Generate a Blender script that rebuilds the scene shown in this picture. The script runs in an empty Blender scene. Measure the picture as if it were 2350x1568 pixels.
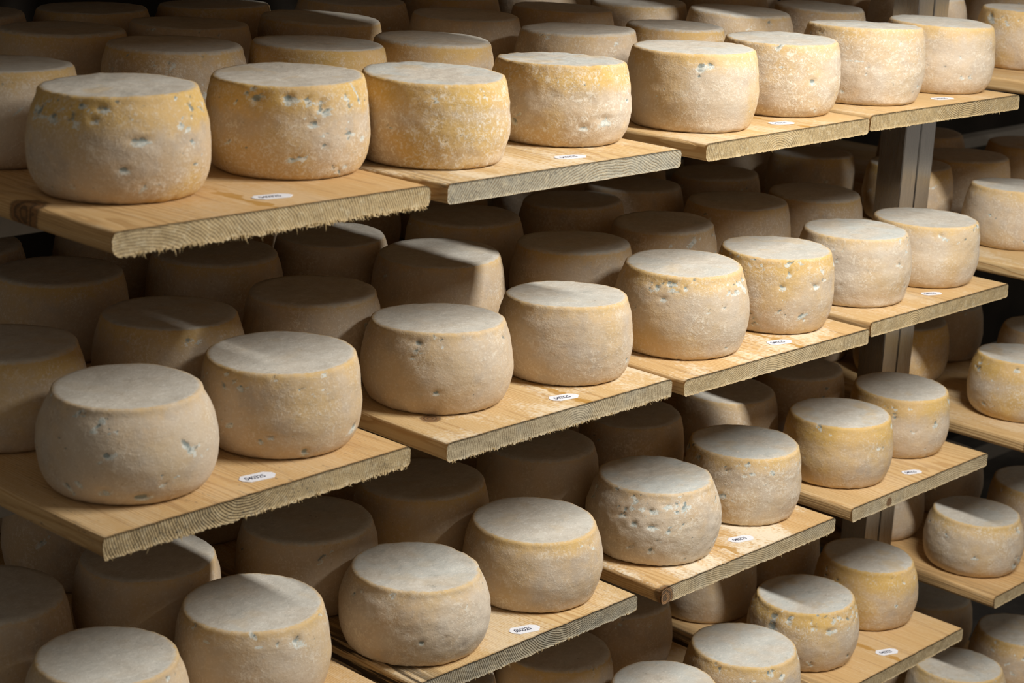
import bpy, bmesh, math, random
import numpy as np
from mathutils import Matrix, Vector, noise

random.seed(4)
C = bpy.context.scene.collection

# ---------------------------------------------------------------- camera
YAW, PITCH, ROLL = 0.81413, -0.27871, 0.04446
cam_data = bpy.data.cameras.new('camera')
cam = bpy.data.objects.new('camera', cam_data)
C.objects.link(cam)
fwd = Vector((math.sin(YAW) * math.cos(PITCH), math.cos(YAW) * math.cos(PITCH), math.sin(PITCH)))
rgt = Vector((math.cos(YAW), -math.sin(YAW), 0))
upv = rgt.cross(fwd)
r2 = rgt * math.cos(ROLL) + upv * math.sin(ROLL)
u2 = -rgt * math.sin(ROLL) + upv * math.cos(ROLL)
M = Matrix.Identity(4)
for i in range(3):
    M[i][0], M[i][1], M[i][2] = r2[i], u2[i], -fwd[i]
M[0][3], M[1][3], M[2][3] = -1.52618, -1.54626, 0.75964
cam.matrix_world = M
cam_data.sensor_fit = 'HORIZONTAL'
cam_data.sensor_width = 36.0
cam_data.lens = 4165.05 / 2350 * 36.0
cam_data.clip_start = 0.05
cam_data.clip_end = 50
cam_data.dof.use_dof = True
cam_data.dof.focus_distance = 2.68
cam_data.dof.aperture_fstop = 8.0
bpy.context.scene.camera = cam

# ---------------------------------------------------------------- world and lamps
world = bpy.data.worlds.new('cellar_air')
bpy.context.scene.world = world
world.use_nodes = True
wb = world.node_tree.nodes['Background']
wb.inputs[0].default_value = (1.0, 0.89, 0.76, 1)
wb.inputs[1].default_value = 0.185


def area_lamp(name, loc, target, sx, sy, power, col):
    ld = bpy.data.lights.new(name, 'AREA')
    ld.shape = 'RECTANGLE'
    ld.size, ld.size_y = sx, sy
    ld.energy = power
    ld.color = col
    o = bpy.data.objects.new(name, ld)
    C.objects.link(o)
    o.location = loc
    d = Vector(target) - Vector(loc)
    o.rotation_euler = d.to_track_quat('-Z', 'Y').to_euler()
    return o


area_lamp('ceiling_tube', (0.72, -1.12, 1.40), (0.72, -1.12, 0.0), 0.11, 1.10, 68, (1.0, 0.985, 0.95))

vs = bpy.context.scene.view_settings
vs.view_transform = 'Standard'
vs.look = 'None'
vs.exposure = 0.0
vs.gamma = 1.0
vs.use_curve_mapping = False

SHELF_Z = {'Z': 0.7000, 'A': 0.3377, 'B': 0.0, 'C': -0.3312, 'D': -0.6624, 'E': -0.9934}
FLOOR_Z = -1.35
T = 0.0253                       # board thickness


# ---------------------------------------------------------------- helpers
def link_mesh(name, verts, faces, mat, parent=None, smooth=True, attrs=None):
    me = bpy.data.meshes.new(name)
    me.from_pydata([tuple(v) for v in verts], [], faces)
    if mat:
        me.materials.append(mat)
    if smooth:
        me.polygons.foreach_set('use_smooth', [True] * len(me.polygons))
    for an, av in (attrs or {}).items():
        a = me.attributes.new(an, 'FLOAT', 'POINT')
        a.data.foreach_set('value', np.asarray(av, dtype=np.float32))
    me.update()
    o = bpy.data.objects.new(name, me)
    C.objects.link(o)
    if parent:
        o.parent = parent
    return o


def tag(o, label, cat, group=None):
    o['label'] = label
    o['category'] = cat
    if group:
        o['group'] = group


def structure(o):
    o['kind'] = 'structure'
    return o


def box(name, lo, hi, mat, parent=None, bevel=0.0):
    bm = bmesh.new()
    bmesh.ops.create_cube(bm, size=1)
    for v in bm.verts:
        v.co = Vector([lo[i] + (v.co[i] + 0.5) * (hi[i] - lo[i]) for i in range(3)])
    if bevel:
        bmesh.ops.bevel(bm, geom=bm.edges[:], offset=bevel, segments=2, affect='EDGES')
    me = bpy.data.meshes.new(name)
    bm.to_mesh(me)
    bm.free()
    me.materials.append(mat)
    o = bpy.data.objects.new(name, me)
    C.objects.link(o)
    if parent:
        o.parent = parent
    return o


class NT:
    """small node-tree builder"""
    def __init__(self, name):
        self.m = bpy.data.materials.new(name)
        self.m.use_nodes = True
        self.t = self.m.node_tree
        self.bsdf = self.t.nodes['Principled BSDF']

    def n(self, kind, **kw):
        nd = self.t.nodes.new(kind)
        for k, v in kw.items():
            setattr(nd, k, v)
        return nd

    def put(self, sock, v):
        if isinstance(v, bpy.types.NodeSocket):
            self.t.links.new(v, sock)
        elif v is not None:
            sock.default_value = v

    def math(self, op, a, b=None, c=None, clamp=False):
        nd = self.n('ShaderNodeMath', operation=op, use_clamp=clamp)
        for i, v in enumerate((a, b, c)):
            if v is not None:
                self.put(nd.inputs[i], v)
        return nd.outputs[0]

    def step(self, v, lo, hi, out0=0.0, out1=1.0):
        nd = self.n('ShaderNodeMapRange', interpolation_type='SMOOTHSTEP')
        self.put(nd.inputs[0], v)
        self.put(nd.inputs[1], lo)
        self.put(nd.inputs[2], hi)
        self.put(nd.inputs[3], out0)
        self.put(nd.inputs[4], out1)
        return nd.outputs[0]

    def mix(self, f, a, b):
        nd = self.n('ShaderNodeMix', data_type='RGBA')
        self.put(nd.inputs[0], f)
        self.put(nd.inputs[6], a if isinstance(a, bpy.types.NodeSocket) else (*a, 1))
        self.put(nd.inputs[7], b if isinstance(b, bpy.types.NodeSocket) else (*b, 1))
        return nd.outputs[2]

    def noise(self, vec, scale, detail=4, rough=0.55, dist=0.0):
        nd = self.n('ShaderNodeTexNoise')
        self.put(nd.inputs['Vector'], vec)
        nd.inputs['Scale'].default_value = scale
        nd.inputs['Detail'].default_value = detail
        nd.inputs['Roughness'].default_value = rough
        nd.inputs['Distortion'].default_value = dist
        return nd.outputs[0]

    def scale(self, vec, s):
        nd = self.n('ShaderNodeVectorMath', operation='MULTIPLY')
        self.put(nd.inputs[0], vec)
        nd.inputs[1].default_value = s
        return nd.outputs[0]

    def attr(self, name, kind='OBJECT'):
        return self.n('ShaderNodeAttribute', attribute_type=kind, attribute_name=name).outputs['Fac']

    def seeded_coords(self):
        tc = self.n('ShaderNodeTexCoord').outputs['Object']
        rnd = self.n('ShaderNodeObjectInfo').outputs['Random']
        off = self.n('ShaderNodeCombineXYZ')
        self.put(off.inputs[0], self.math('MULTIPLY', rnd, 37.0))
        self.put(off.inputs[1], self.math('MULTIPLY', rnd, 91.0))
        self.put(off.inputs[2], self.math('MULTIPLY', rnd, 13.0))
        ad = self.n('ShaderNodeVectorMath', operation='ADD')
        self.put(ad.inputs[0], tc)
        self.put(ad.inputs[1], off.outputs[0])
        return tc, ad.outputs[0]

    def bump(self, h, strength, dist, prev=None):
        nd = self.n('ShaderNodeBump')
        nd.inputs['Strength'].default_value = strength
        nd.inputs['Distance'].default_value = dist
        self.put(nd.inputs['Height'], h)
        if prev is not None:
            self.put(nd.inputs['Normal'], prev)
        return nd.outputs[0]


# ---------------------------------------------------------------- materials
def cheese_material():
    k = NT('cheese_rind')
    tc, P = k.seeded_coords()
    t = k.attr('along', 'GEOMETRY')          # 0 base, 1 top edge, 2 centre of the top
    pit = k.attr('pit', 'GEOMETRY')
    gold, flake, spot, cool = (k.attr(a) for a in ('gold', 'flake', 'spot', 'cool'))
    big = k.noise(P, 14, 3)
    mid = k.noise(P, 55, 5, 0.6)
    fine = k.noise(P, 260, 4, 0.65)
    vfine = k.noise(P, 700, 2, 0.6)
    horiz = k.noise(k.scale(P, (1, 1, 2.6)), 70, 5, 0.62, 0.6)
    scar = k.attr('scar', 'GEOMETRY')
    # side colours
    side = k.mix(k.step(big, 0.36, 0.64), (0.545, 0.400, 0.245), (0.555, 0.445, 0.325))
    side = k.mix(k.math('MULTIPLY', k.step(k.noise(P, 26, 4), 0.48, 0.66), 0.62), side, (0.43, 0.35, 0.27))
    side = k.mix(k.math('MULTIPLY', k.step(mid, 0.46, 0.64), 0.5), side, (0.60, 0.435, 0.265))
    pale = k.attr('pale')
    side = k.mix(k.math('MULTIPLY', k.step(k.noise(P, 11, 4), 0.30, 0.58), pale), side, (0.60, 0.515, 0.41))
    # golden zone: a band under the top edge and loose patches
    edge = k.math('ADD', t, k.math('MULTIPLY', k.math('SUBTRACT', mid, 0.5), 0.30))
    lowlim = k.math('SUBTRACT', 0.95, k.math('MULTIPLY', gold, 0.42))
    band = k.step(edge, lowlim, k.math('ADD', lowlim, 0.28))
    band = k.math('MULTIPLY', band, k.math('ADD', 0.50, k.math('MULTIPLY', gold, 0.45)), clamp=True)
    patch = k.math('MULTIPLY', k.step(k.noise(P, 9, 4), 0.45, 0.66), k.math('MULTIPLY', gold, 0.75))
    gfac = k.math('MAXIMUM', band, patch)
    side = k.mix(gfac, side, k.mix(k.step(big, 0.4, 0.6), (0.62, 0.400, 0.120), (0.645, 0.430, 0.180)))
    # pale powdery crust: loose patches, fine dust, a few worm-like ridges
    area = k.step(k.math('ADD', k.noise(P, 19, 3), k.math('MULTIPLY', flake, 0.26)), 0.50, 0.76)
    w1 = k.math('ABSOLUTE', k.math('SUBTRACT', k.noise(P, 95, 3, 0.6, 1.2), 0.5))
    worm = k.math('MULTIPLY', k.step(w1, 0.040, 0.006), k.math('MULTIPLY', k.step(k.noise(P, 60, 2), 0.50, 0.62), k.math('MULTIPLY', area, 0.75)))
    flk = k.math('MULTIPLY', k.step(k.noise(P, 130, 6, 0.68, 0.5), 0.54, 0.62), k.math('MULTIPLY', area, k.math('ADD', 0.25, k.math('MULTIPLY', flake, 0.65))))
    dust = k.math('MULTIPLY', k.step(fine, 0.48, 0.72), k.math('ADD', 0.32, k.math('MULTIPLY', area, 0.48)))
    under = k.step(edge, 1.0, 0.86, 0.55, 1.0)
    crust = k.math('MULTIPLY', k.math('MAXIMUM', k.math('MAXIMUM', worm, flk), dust), under)
    side = k.mix(crust, side, (0.77, 0.69, 0.56))
    dots = k.math('MULTIPLY', k.step(k.noise(P, 170, 3, 0.55), 0.66, 0.74), k.math('ADD', 0.35, k.math('MULTIPLY', spot, 0.5)))
    side = k.mix(dots, side, (0.38, 0.27, 0.16))
    # blue-grey mould in the pits, with a pale torn lip below
    brk = k.noise(P, 150, 5, 0.7)
    sp = k.math('ADD', pit, k.math('MULTIPLY', k.math('SUBTRACT', brk, 0.5), 1.5))
    core = k.math('MULTIPLY', k.step(sp, 0.36, 0.70), k.step(pit, 0.10, 0.30))
    sc = k.math('ADD', scar, k.math('MULTIPLY', k.math('SUBTRACT', brk, 0.5), 2.0))
    halo = k.math('MULTIPLY', k.step(sc, 0.38, 0.62), k.step(scar, 0.06, 0.22))
    tiny = k.math('MULTIPLY', k.step(horiz, 0.66, 0.74), spot)
    side = k.mix(k.math('MULTIPLY', halo, 0.85), side, k.mix(k.step(brk, 0.45, 0.58), (0.44, 0.485, 0.455), (0.70, 0.70, 0.63)))
    side = k.mix(k.math('MULTIPLY', k.math('MAXIMUM', core, tiny), 0.80), side, (0.175, 0.215, 0.205))
    # flat top: grey felt of mould
    felt = k.mix(k.step(mid, 0.35, 0.65), (0.54, 0.485, 0.40), (0.60, 0.55, 0.465))
    felt = k.mix(k.math('MULTIPLY', k.step(big, 0.38, 0.62), k.math('MULTIPLY', cool, 0.8)), felt, (0.53, 0.555, 0.525))
    felt = k.mix(k.math('MULTIPLY', k.step(k.noise(k.scale(P, (1, 2.2, 1)), 120, 5, 0.65, 1.0), 0.50, 0.66), 0.60), felt, (0.72, 0.68, 0.60))
    felt = k.mix(k.math('MULTIPLY', k.step(k.noise(P, 30, 5, 0.7), 0.58, 0.70), k.math('ADD', 0.15, k.math('MULTIPLY', cool, 0.35))), felt, (0.30, 0.31, 0.275))
    felt = k.mix(k.math('MULTIPLY', k.step(k.noise(P, 210, 3, 0.6), 0.66, 0.74), 0.6), felt, (0.22, 0.20, 0.16))
    felt = k.mix(k.math('MULTIPLY', k.step(k.noise(P, 17, 3), 0.54, 0.66), k.math('MULTIPLY', gold, 0.45)), felt, (0.60, 0.44, 0.23))
    topf = k.step(k.math('ADD', t, k.math('MULTIPLY', k.math('SUBTRACT', brk, 0.5), 0.10)), 0.995, 1.05)
    col = k.mix(topf, side, felt)
    k.put(k.bsdf.inputs['Base Color'], col)
    k.bsdf.inputs['Roughness'].default_value = 0.82
    k.bsdf.inputs['Specular IOR Level'].default_value = 0.25
    h = k.math('ADD', k.math('MULTIPLY', fine, 0.7), k.math('MULTIPLY', vfine, 0.35))
    h = k.math('ADD', h, k.math('MULTIPLY', crust, 0.45))
    h = k.math('SUBTRACT', h, k.math('MULTIPLY', k.math('MAXIMUM', core, tiny), 0.9))
    b = k.bump(h, 0.42, 0.0012)
    b = k.bump(horiz, 0.22, 0.0025, b)
    k.put(k.bsdf.inputs['Normal'], b)
    return k.m


def wood_material():
    k = NT('spruce_board')
    tc, P0 = k.seeded_coords()
    grey, dust, stain, speck, warm = (k.attr(a) for a in ('grey', 'dust', 'stain', 'speck', 'warm'))
    kx, ky, kz, kr = (k.attr(a) for a in ('knot_x', 'knot_y', 'knot_z', 'knot_r'))
    px, pz = k.attr('pith_x'), k.attr('pith_z')
    sx = k.n('ShaderNodeSeparateXYZ')
    k.put(sx.inputs[0], tc)
    x, y, z = sx.outputs
    # end grain or long grain, from the object-space normal
    nrm = k.n('ShaderNodeSeparateXYZ')
    k.put(nrm.inputs[0], k.n('ShaderNodeTexCoord').outputs['Normal'])
    end = k.math('MULTIPLY', k.step(k.math('MULTIPLY', nrm.outputs[1], -1.0), 0.55, 0.85), k.step(y, 0.02, 0.012))
    upf = k.step(nrm.outputs[2], 0.5, 0.9)
    # growth rings round the pith
    warp = k.math('MULTIPLY', k.math('SUBTRACT', k.noise(k.scale(P0, (1, 0.25, 1)), 9, 3), 0.5), 0.030)
    dx = k.math('SUBTRACT', x, px)
    dz = k.math('SUBTRACT', z, pz)
    rad = k.math('SQRT', k.math('ADD', k.math('MULTIPLY', dx, dx), k.math('MULTIPLY', dz, dz)))
    rad = k.math('ADD', rad, warp)
    # knot bends the rings and darkens
    v1 = k.math('SUBTRACT', x, kx)
    v2 = k.math('SUBTRACT', y, ky)
    v3 = k.math('SUBTRACT', z, kz)
    kd = k.math('SQRT', k.math('ADD', k.math('ADD', k.math('MULTIPLY', v1, v1), k.math('MULTIPLY', v2, v2)), k.math('MULTIPLY', v3, v3)))
    kd = k.math('DIVIDE', kd, k.math('MAXIMUM', kr, 0.0005))
    kd = k.math('ADD', kd, k.math('MULTIPLY', k.math('SUBTRACT', k.noise(tc, 60, 3), 0.5), 0.7))
    knot = k.step(kd, 1.1, 0.7)
    ring = k.math('FRACT', k.math('MULTIPLY', rad, 300.0))
    late = k.math('MULTIPLY', k.step(ring, 0.45, 0.85), k.step(ring, 1.0, 0.93))
    fib = k.noise(k.scale(P0, (1, 0.035, 1)), 420, 4, 0.6)
    fib2 = k.noise(k.scale(P0, (1, 0.05, 1)), 110, 4, 0.6)
    cloud = k.noise(k.scale(P0, (1, 0.4, 1)), 13, 4)
    fresh = k.mix(warm, (0.60, 0.43, 0.215), (0.59, 0.365, 0.155))
    long_ = k.mix(k.math('MULTIPLY', late, 0.68), fresh, (0.43, 0.245, 0.09))
    long_ = k.mix(k.math('MULTIPLY', k.step(fib, 0.5, 0.72), 0.40), long_, (0.72, 0.56, 0.34))
    long_ = k.mix(k.math('MULTIPLY', k.step(fib2, 0.54, 0.70), 0.62), long_, (0.37, 0.21, 0.08))
    dpatch = k.math('MULTIPLY', k.step(k.math('ADD', cloud, k.math('MULTIPLY', k.math('SUBTRACT', k.noise(P0, 180, 4), 0.5), 0.5)), 0.46, 0.66), dust)
    long_ = k.mix(k.math('MULTIPLY', dpatch, upf), long_, (0.80, 0.73, 0.58))
    rx = k.math('ABSOLUTE', k.math('SUBTRACT', k.math('SUBTRACT', x, k.attr('resin_x')), k.math('MULTIPLY', k.math('SUBTRACT', k.noise(tc, 22, 3), 0.5), 0.030)))
    rw = k.math('MULTIPLY', k.step(k.noise(tc, 31, 2), 0.35, 0.65), 0.0085)
    resin = k.math('MULTIPLY', k.step(k.math('SUBTRACT', rx, rw), 0.003, -0.001), k.math('MULTIPLY', upf, k.step(y, 0.22, 0.06)))
    long_ = k.mix(k.math('MULTIPLY', resin, 0.8), long_, (0.42, 0.215, 0.035))
    lowx = k.step(x, 0.075, 0.0)
    streak = k.math('MULTIPLY', k.step(fib2, 0.42, 0.52), k.math('MULTIPLY', lowx, stain), clamp=True)
    long_ = k.mix(streak, long_, (0.055, 0.036, 0.020))
    spk = k.math('MULTIPLY', k.step(k.noise(k.scale(P0, (1, 0.22, 1)), 190, 4, 0.7), 0.60, 0.68), speck)
    spk = k.math('MULTIPLY', spk, k.step(k.noise(k.scale(P0, (1, 0.6, 1)), 11, 2), 0.44, 0.60))
    long_ = k.mix(k.math('MULTIPLY', spk, 0.9), long_, (0.08, 0.075, 0.065))
    # sawn end
    saw = k.noise(P0, 520, 3, 0.7)
    saw2 = k.noise(P0, 130, 4, 0.65)
    cut = k.mix(grey, (0.50, 0.36, 0.175), (0.40, 0.36, 0.27))
    cut = k.mix(k.math('MULTIPLY', late, k.step(k.noise(P0, 30, 3), 0.35, 0.6, 0.35, 0.85)), cut, (0.21, 0.14, 0.065))
    cut = k.mix(k.math('MULTIPLY', k.step(saw, 0.54, 0.68), 0.75), cut, (0.17, 0.12, 0.06))
    cut = k.mix(k.math('MULTIPLY', k.step(saw2, 0.50, 0.68), 0.50), cut, (0.62, 0.52, 0.34))
    cut = k.mix(k.math('MULTIPLY', k.step(k.noise(P0, 16, 4), 0.48, 0.64), k.math('MULTIPLY', grey, 0.55)), cut, (0.30, 0.29, 0.24))
    espk = k.math('MULTIPLY', k.step(k.noise(P0, 270, 3, 0.7), 0.57, 0.63), k.math('MULTIPLY', speck, k.step(k.noise(P0, 9, 2), 0.42, 0.58)))
    cut = k.mix(espk, cut, (0.055, 0.055, 0.05))
    col = k.mix(end, long_, cut)
    kring = k.math('FRACT', k.math('MULTIPLY', kd, 3.3))
    col = k.mix(k.math('MULTIPLY', knot, 0.9), col, k.mix(k.step(kring, 0.3, 0.8), (0.20, 0.095, 0.035), (0.06, 0.03, 0.014)))
    k.put(k.bsdf.inputs['Base Color'], col)
    k.bsdf.inputs['Roughness'].default_value = 0.78
    k.bsdf.inputs['Specular IOR Level'].default_value = 0.25
    hl = k.math('ADD', k.math('MULTIPLY', fib, 0.5), k.math('MULTIPLY', late, -0.35))
    he = k.math('ADD', k.math('ADD', k.math('MULTIPLY', saw, 1.2), k.math('MULTIPLY', saw2, 0.8)), k.math('MULTIPLY', late, -1.2))
    mixh = k.n('ShaderNodeMix', data_type='FLOAT')
    k.put(mixh.inputs[0], end)
    k.put(mixh.inputs[2], hl)
    k.put(mixh.inputs[3], he)
    k.put(k.bsdf.inputs['Normal'], k.bump(mixh.outputs[0], 0.55, 0.0016))
    return k.m


def splinter_material():
    k = NT('splintered_fibre')
    tc, P = k.seeded_coords()
    k.put(k.bsdf.inputs['Base Color'], k.mix(k.step(k.noise(P, 240, 3), 0.4, 0.6), (0.56, 0.42, 0.22), (0.44, 0.31, 0.14)))
    k.bsdf.inputs['Roughness'].default_value = 0.85
    return k.m


def steel_material():
    k = NT('brushed_steel')
    tc, P = k.seeded_coords()
    br = k.noise(k.scale(P, (1, 1, 0.02)), 900, 3)
    k.put(k.bsdf.inputs['Base Color'], k.mix(br, (0.50, 0.49, 0.48), (0.62, 0.61, 0.60)))
    k.bsdf.inputs['Metallic'].default_value = 1.0
    k.put(k.bsdf.inputs['Roughness'], k.step(br, 0.3, 0.7, 0.22, 0.38))
    return k.m


def beam_material():
    k = NT('dull_galvanised')
    tc, P = k.seeded_coords()
    k.put(k.bsdf.inputs['Base Color'], k.mix(k.noise(P, 60, 3), (0.20, 0.18, 0.15), (0.28, 0.25, 0.21)))
    k.bsdf.inputs['Metallic'].default_value = 0.4
    k.bsdf.inputs['Roughness'].default_value = 0.55
    return k.m


def paper_material():
    k = NT('label_paper')
    tc, P = k.seeded_coords()
    k.put(k.bsdf.inputs['Base Color'], k.mix(k.step(k.noise(P, 300, 3), 0.4, 0.6), (0.72, 0.73, 0.78), (0.78, 0.79, 0.83)))
    k.bsdf.inputs['Roughness'].default_value = 0.6
    return k.m


def flat_material(name, a, b, scale, rough=0.9):
    k = NT(name)
    tc, P = k.seeded_coords()
    k.put(k.bsdf.inputs['Base Color'], k.mix(k.step(k.noise(P, scale, 5, 0.6), 0.35, 0.65), a, b))
    k.bsdf.inputs['Roughness'].default_value = rough
    k.bsdf.inputs['Specular IOR Level'].default_value = 0.1
    return k.m


RIND = cheese_material()
WOOD = wood_material()
FIBRE = splinter_material()
STEEL = steel_material()
BEAM = beam_material()
PAPER = paper_material()
INK = flat_material('stamp_ink', (0.035, 0.035, 0.06), (0.06, 0.06, 0.09), 400)
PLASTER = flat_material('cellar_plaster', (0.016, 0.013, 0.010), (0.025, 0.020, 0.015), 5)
CONCRETE = flat_material('cellar_concrete', (0.05, 0.045, 0.04), (0.08, 0.07, 0.06), 7)

# ---------------------------------------------------------------- the room
structure(box('floor', (-3.0, -3.2, FLOOR_Z - 0.1), (5.0, 1.62, FLOOR_Z), CONCRETE))
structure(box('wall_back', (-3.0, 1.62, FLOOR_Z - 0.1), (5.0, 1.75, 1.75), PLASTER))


# ---------------------------------------------------------------- steel racks
def rack(name, label, x0, x1, posts_x, loc_x):
    """two rows of square uprights carrying a pair of cross beams under every shelf"""
    root = bpy.data.objects.new(name, None)
    C.objects.link(root)
    root.location = (loc_x, 0.25, FLOOR_Z)
    tag(root, label, 'rack')
    def part(nm, lo, hi):
        o = box(nm, [lo[0] - loc_x, lo[1] - 0.25, lo[2] - FLOOR_Z], [hi[0] - loc_x, hi[1] - 0.25, hi[2] - FLOOR_Z], BEAM if nm == 'crossbeam' else STEEL, root, 0.0015)
        return o
    for px in posts_x:
        for y in (0.25, 0.98):
            part('upright', (px, y, FLOOR_Z), (px + 0.051, y + 0.055, 1.15))
    for s, z in SHELF_Z.items():
        for y in (0.256, 0.986):
            part('crossbeam', (x0, y, z - T - 0.0315), (x1, y + 0.040, z - T - 0.0005))
    return root


rack('storage_rack', 'brushed steel rack carrying the four left-hand columns of boards', -0.98, 1.4235, (-1.031, 1.4235), -1.0)
rack('storage_rack', 'brushed steel rack on the far right behind the gap', 1.5285, 4.6, (1.4775, 4.6), 1.5)


# ---------------------------------------------------------------- shelf boards
def board_mesh(w, L, rag, seed, nx=150, nz=9, r=0.007, gap_bulge=0.0):
    rng = np.random.RandomState(seed)
    xs = np.concatenate([np.linspace(0, r, 6)[:-1], np.linspace(r, w - r, nx - 10), np.linspace(w - r, w, 6)[1:]])
    n = len(xs)

    def arc(x):
        d = np.clip(np.minimum(x, w - x), 0, r)
        return r - np.sqrt(np.maximum(r * r - (r - d) ** 2, 0))

    a = arc(xs) * 0.85
    ztop, zbot = -a, -T + a
    V = []
    for i in range(n):
        for j in range(nz):
            V.append((xs[i], 0.0, ztop[i] + (zbot[i] - ztop[i]) * j / (nz - 1)))
    cap = np.array(V)
    for q in range(len(cap)):
        p = Vector((cap[q, 0] * 55 + seed * 3, cap[q, 2] * 55, 1.3))
        cap[q, 1] += noise.noise(p) * 0.0012 + noise.noise(p * 6) * 0.0007 * (0.5 + rag)
    G = cap.reshape(n, nz, 3)
    for i in range(n):                                  # ragged lower arris left by the saw
        e = abs(noise.noise(Vector((xs[i] * 140 + seed, 0.2, 0)))) + 0.6 * abs(noise.noise(Vector((xs[i] * 420 + seed, 4.2, 0))))
        G[i, -1, 2] -= e * 0.0052 * rag
        G[i, -1, 1] -= e * 0.0020 * rag
        G[i, 0, 2] += noise.noise(Vector((xs[i] * 200 + seed, 8, 0))) * 0.0006
    verts = [tuple(v) for v in G.reshape(-1, 3)]
    faces = []
    for i in range(n - 1):
        for j in range(nz - 1):
            q = i * nz + j
            faces.append((q, q + nz, q + nz + 1, q + 1)[::-1])
    ring0 = [i * nz for i in range(n)] + [(n - 1) * nz + j for j in range(1, nz)] + \
            [i * nz + nz - 1 for i in range(n - 2, -1, -1)] + [j for j in range(nz - 2, 0, -1)]
    m = len(ring0)
    prev = ring0
    base = [(xs[i], ztop[i]) for i in range(n)] + [(xs[-1], ztop[-1] + (zbot[-1] - ztop[-1]) * j / (nz - 1)) for j in range(1, nz)] + \
           [(xs[i], zbot[i]) for i in range(n - 2, -1, -1)] + [(xs[0], ztop[0] + (zbot[0] - ztop[0]) * j / (nz - 1)) for j in range(nz - 2, 0, -1)]
    for y in (0.004, 0.03, 0.06, 0.10, 0.15, 0.22, 0.40, 0.62, 0.85, L):
        b0 = len(verts)
        for (bx, bz) in base:
            wob = noise.noise(Vector((seed, y * 6, 0.5 if bx < w / 2 else 9))) * 0.0012 if y < L else 0
            wob -= gap_bulge * min(max((y - 0.01) / 0.14, 0), 1) * (1 if bx < w / 2 else 0) * min(1.0, max(0.0, (0.03 - bx) / 0.03))
            verts.append((bx + wob, y, bz))
        cur = list(range(b0, b0 + m))
        for q in range(m):
            q2 = (q + 1) % m
            faces.append((prev[q], prev[q2], cur[q2], cur[q])[::-1])
        prev = cur
    faces.append(tuple(prev[::-1]))
    return verts, faces


def splinters(w, rag, seed, count):
    """torn fibres hanging from the lower front arris"""
    rng = np.random.RandomState(seed + 77)
    V, F = [], []
    for _ in range(count):
        x = rng.uniform(0.006, w - 0.006)
        clump = noise.noise(Vector((x * 25 + seed, 3, 1)))
        if clump < -0.15 and rng.rand() < 0.7:
            continue
        ln = rng.uniform(0.0015, 0.0045) * (0.6 + rag)
        if rng.rand() < 0.05:
            ln *= 1.7
        rr = rng.uniform(0.00025, 0.0006) * (0.7 + 0.7 * rag)
        p = Vector((x, rng.uniform(-0.0012, 0.002), -T + 0.0012))
        d = Vector((rng.normal(0, 0.45), -abs(rng.normal(0.35, 0.4)), -1)).normalized()
        s = d.cross(Vector((0.3, 1, 0.2))).normalized()
        u = d.cross(s)
        b = len(V)
        for k in range(4):
            an = k * math.pi / 2
            V.append(p + (s * math.cos(an) + u * math.sin(an)) * rr)
        mid = p + d * ln * 0.55 + s * rng.normal(0, 0.0006)
        for k in range(4):
            an = k * math.pi / 2
            V.append(mid + (s * math.cos(an) + u * math.sin(an)) * rr * 0.8)
        V.append(p + d * ln + s * rng.normal(0, 0.001))
        for k in range(4):
            k2 = (k + 1) % 4
            F.append((b + k, b + k2, b + 4 + k2, b + 4 + k))
            F.append((b + 4 + k, b + 4 + k2, b + 8))
    return V, F


def text_mesh(txt, height, name):
    cu = bpy.data.curves.new(name, 'FONT')
    cu.body = txt
    cu.size = height / 0.70
    cu.extrude = 0.00004
    cu.offset = 0.0002
    cu.space_character = 0.92
    o = bpy.data.objects.new(name, cu)
    C.objects.link(o)
    bpy.context.view_layer.update()
    me = bpy.data.meshes.new_from_object(o.evaluated_get(bpy.context.evaluated_depsgraph_get()))
    bpy.data.objects.remove(o)
    bpy.data.curves.remove(cu)
    return me


SHELF_WORD = {'Z': 'unseen shade-casting', 'A': 'top', 'B': 'second', 'C': 'third', 'D': 'fourth', 'E': 'lowest'}
COL_WORD = {'0': 'cut off by the left edge', '1': 'first from the left', '2': 'second from the left', '3': 'third from the left',
            '4': 'fourth from the left', '5': 'first right of the steel post', '6': 'second right of the steel post'}

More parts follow.
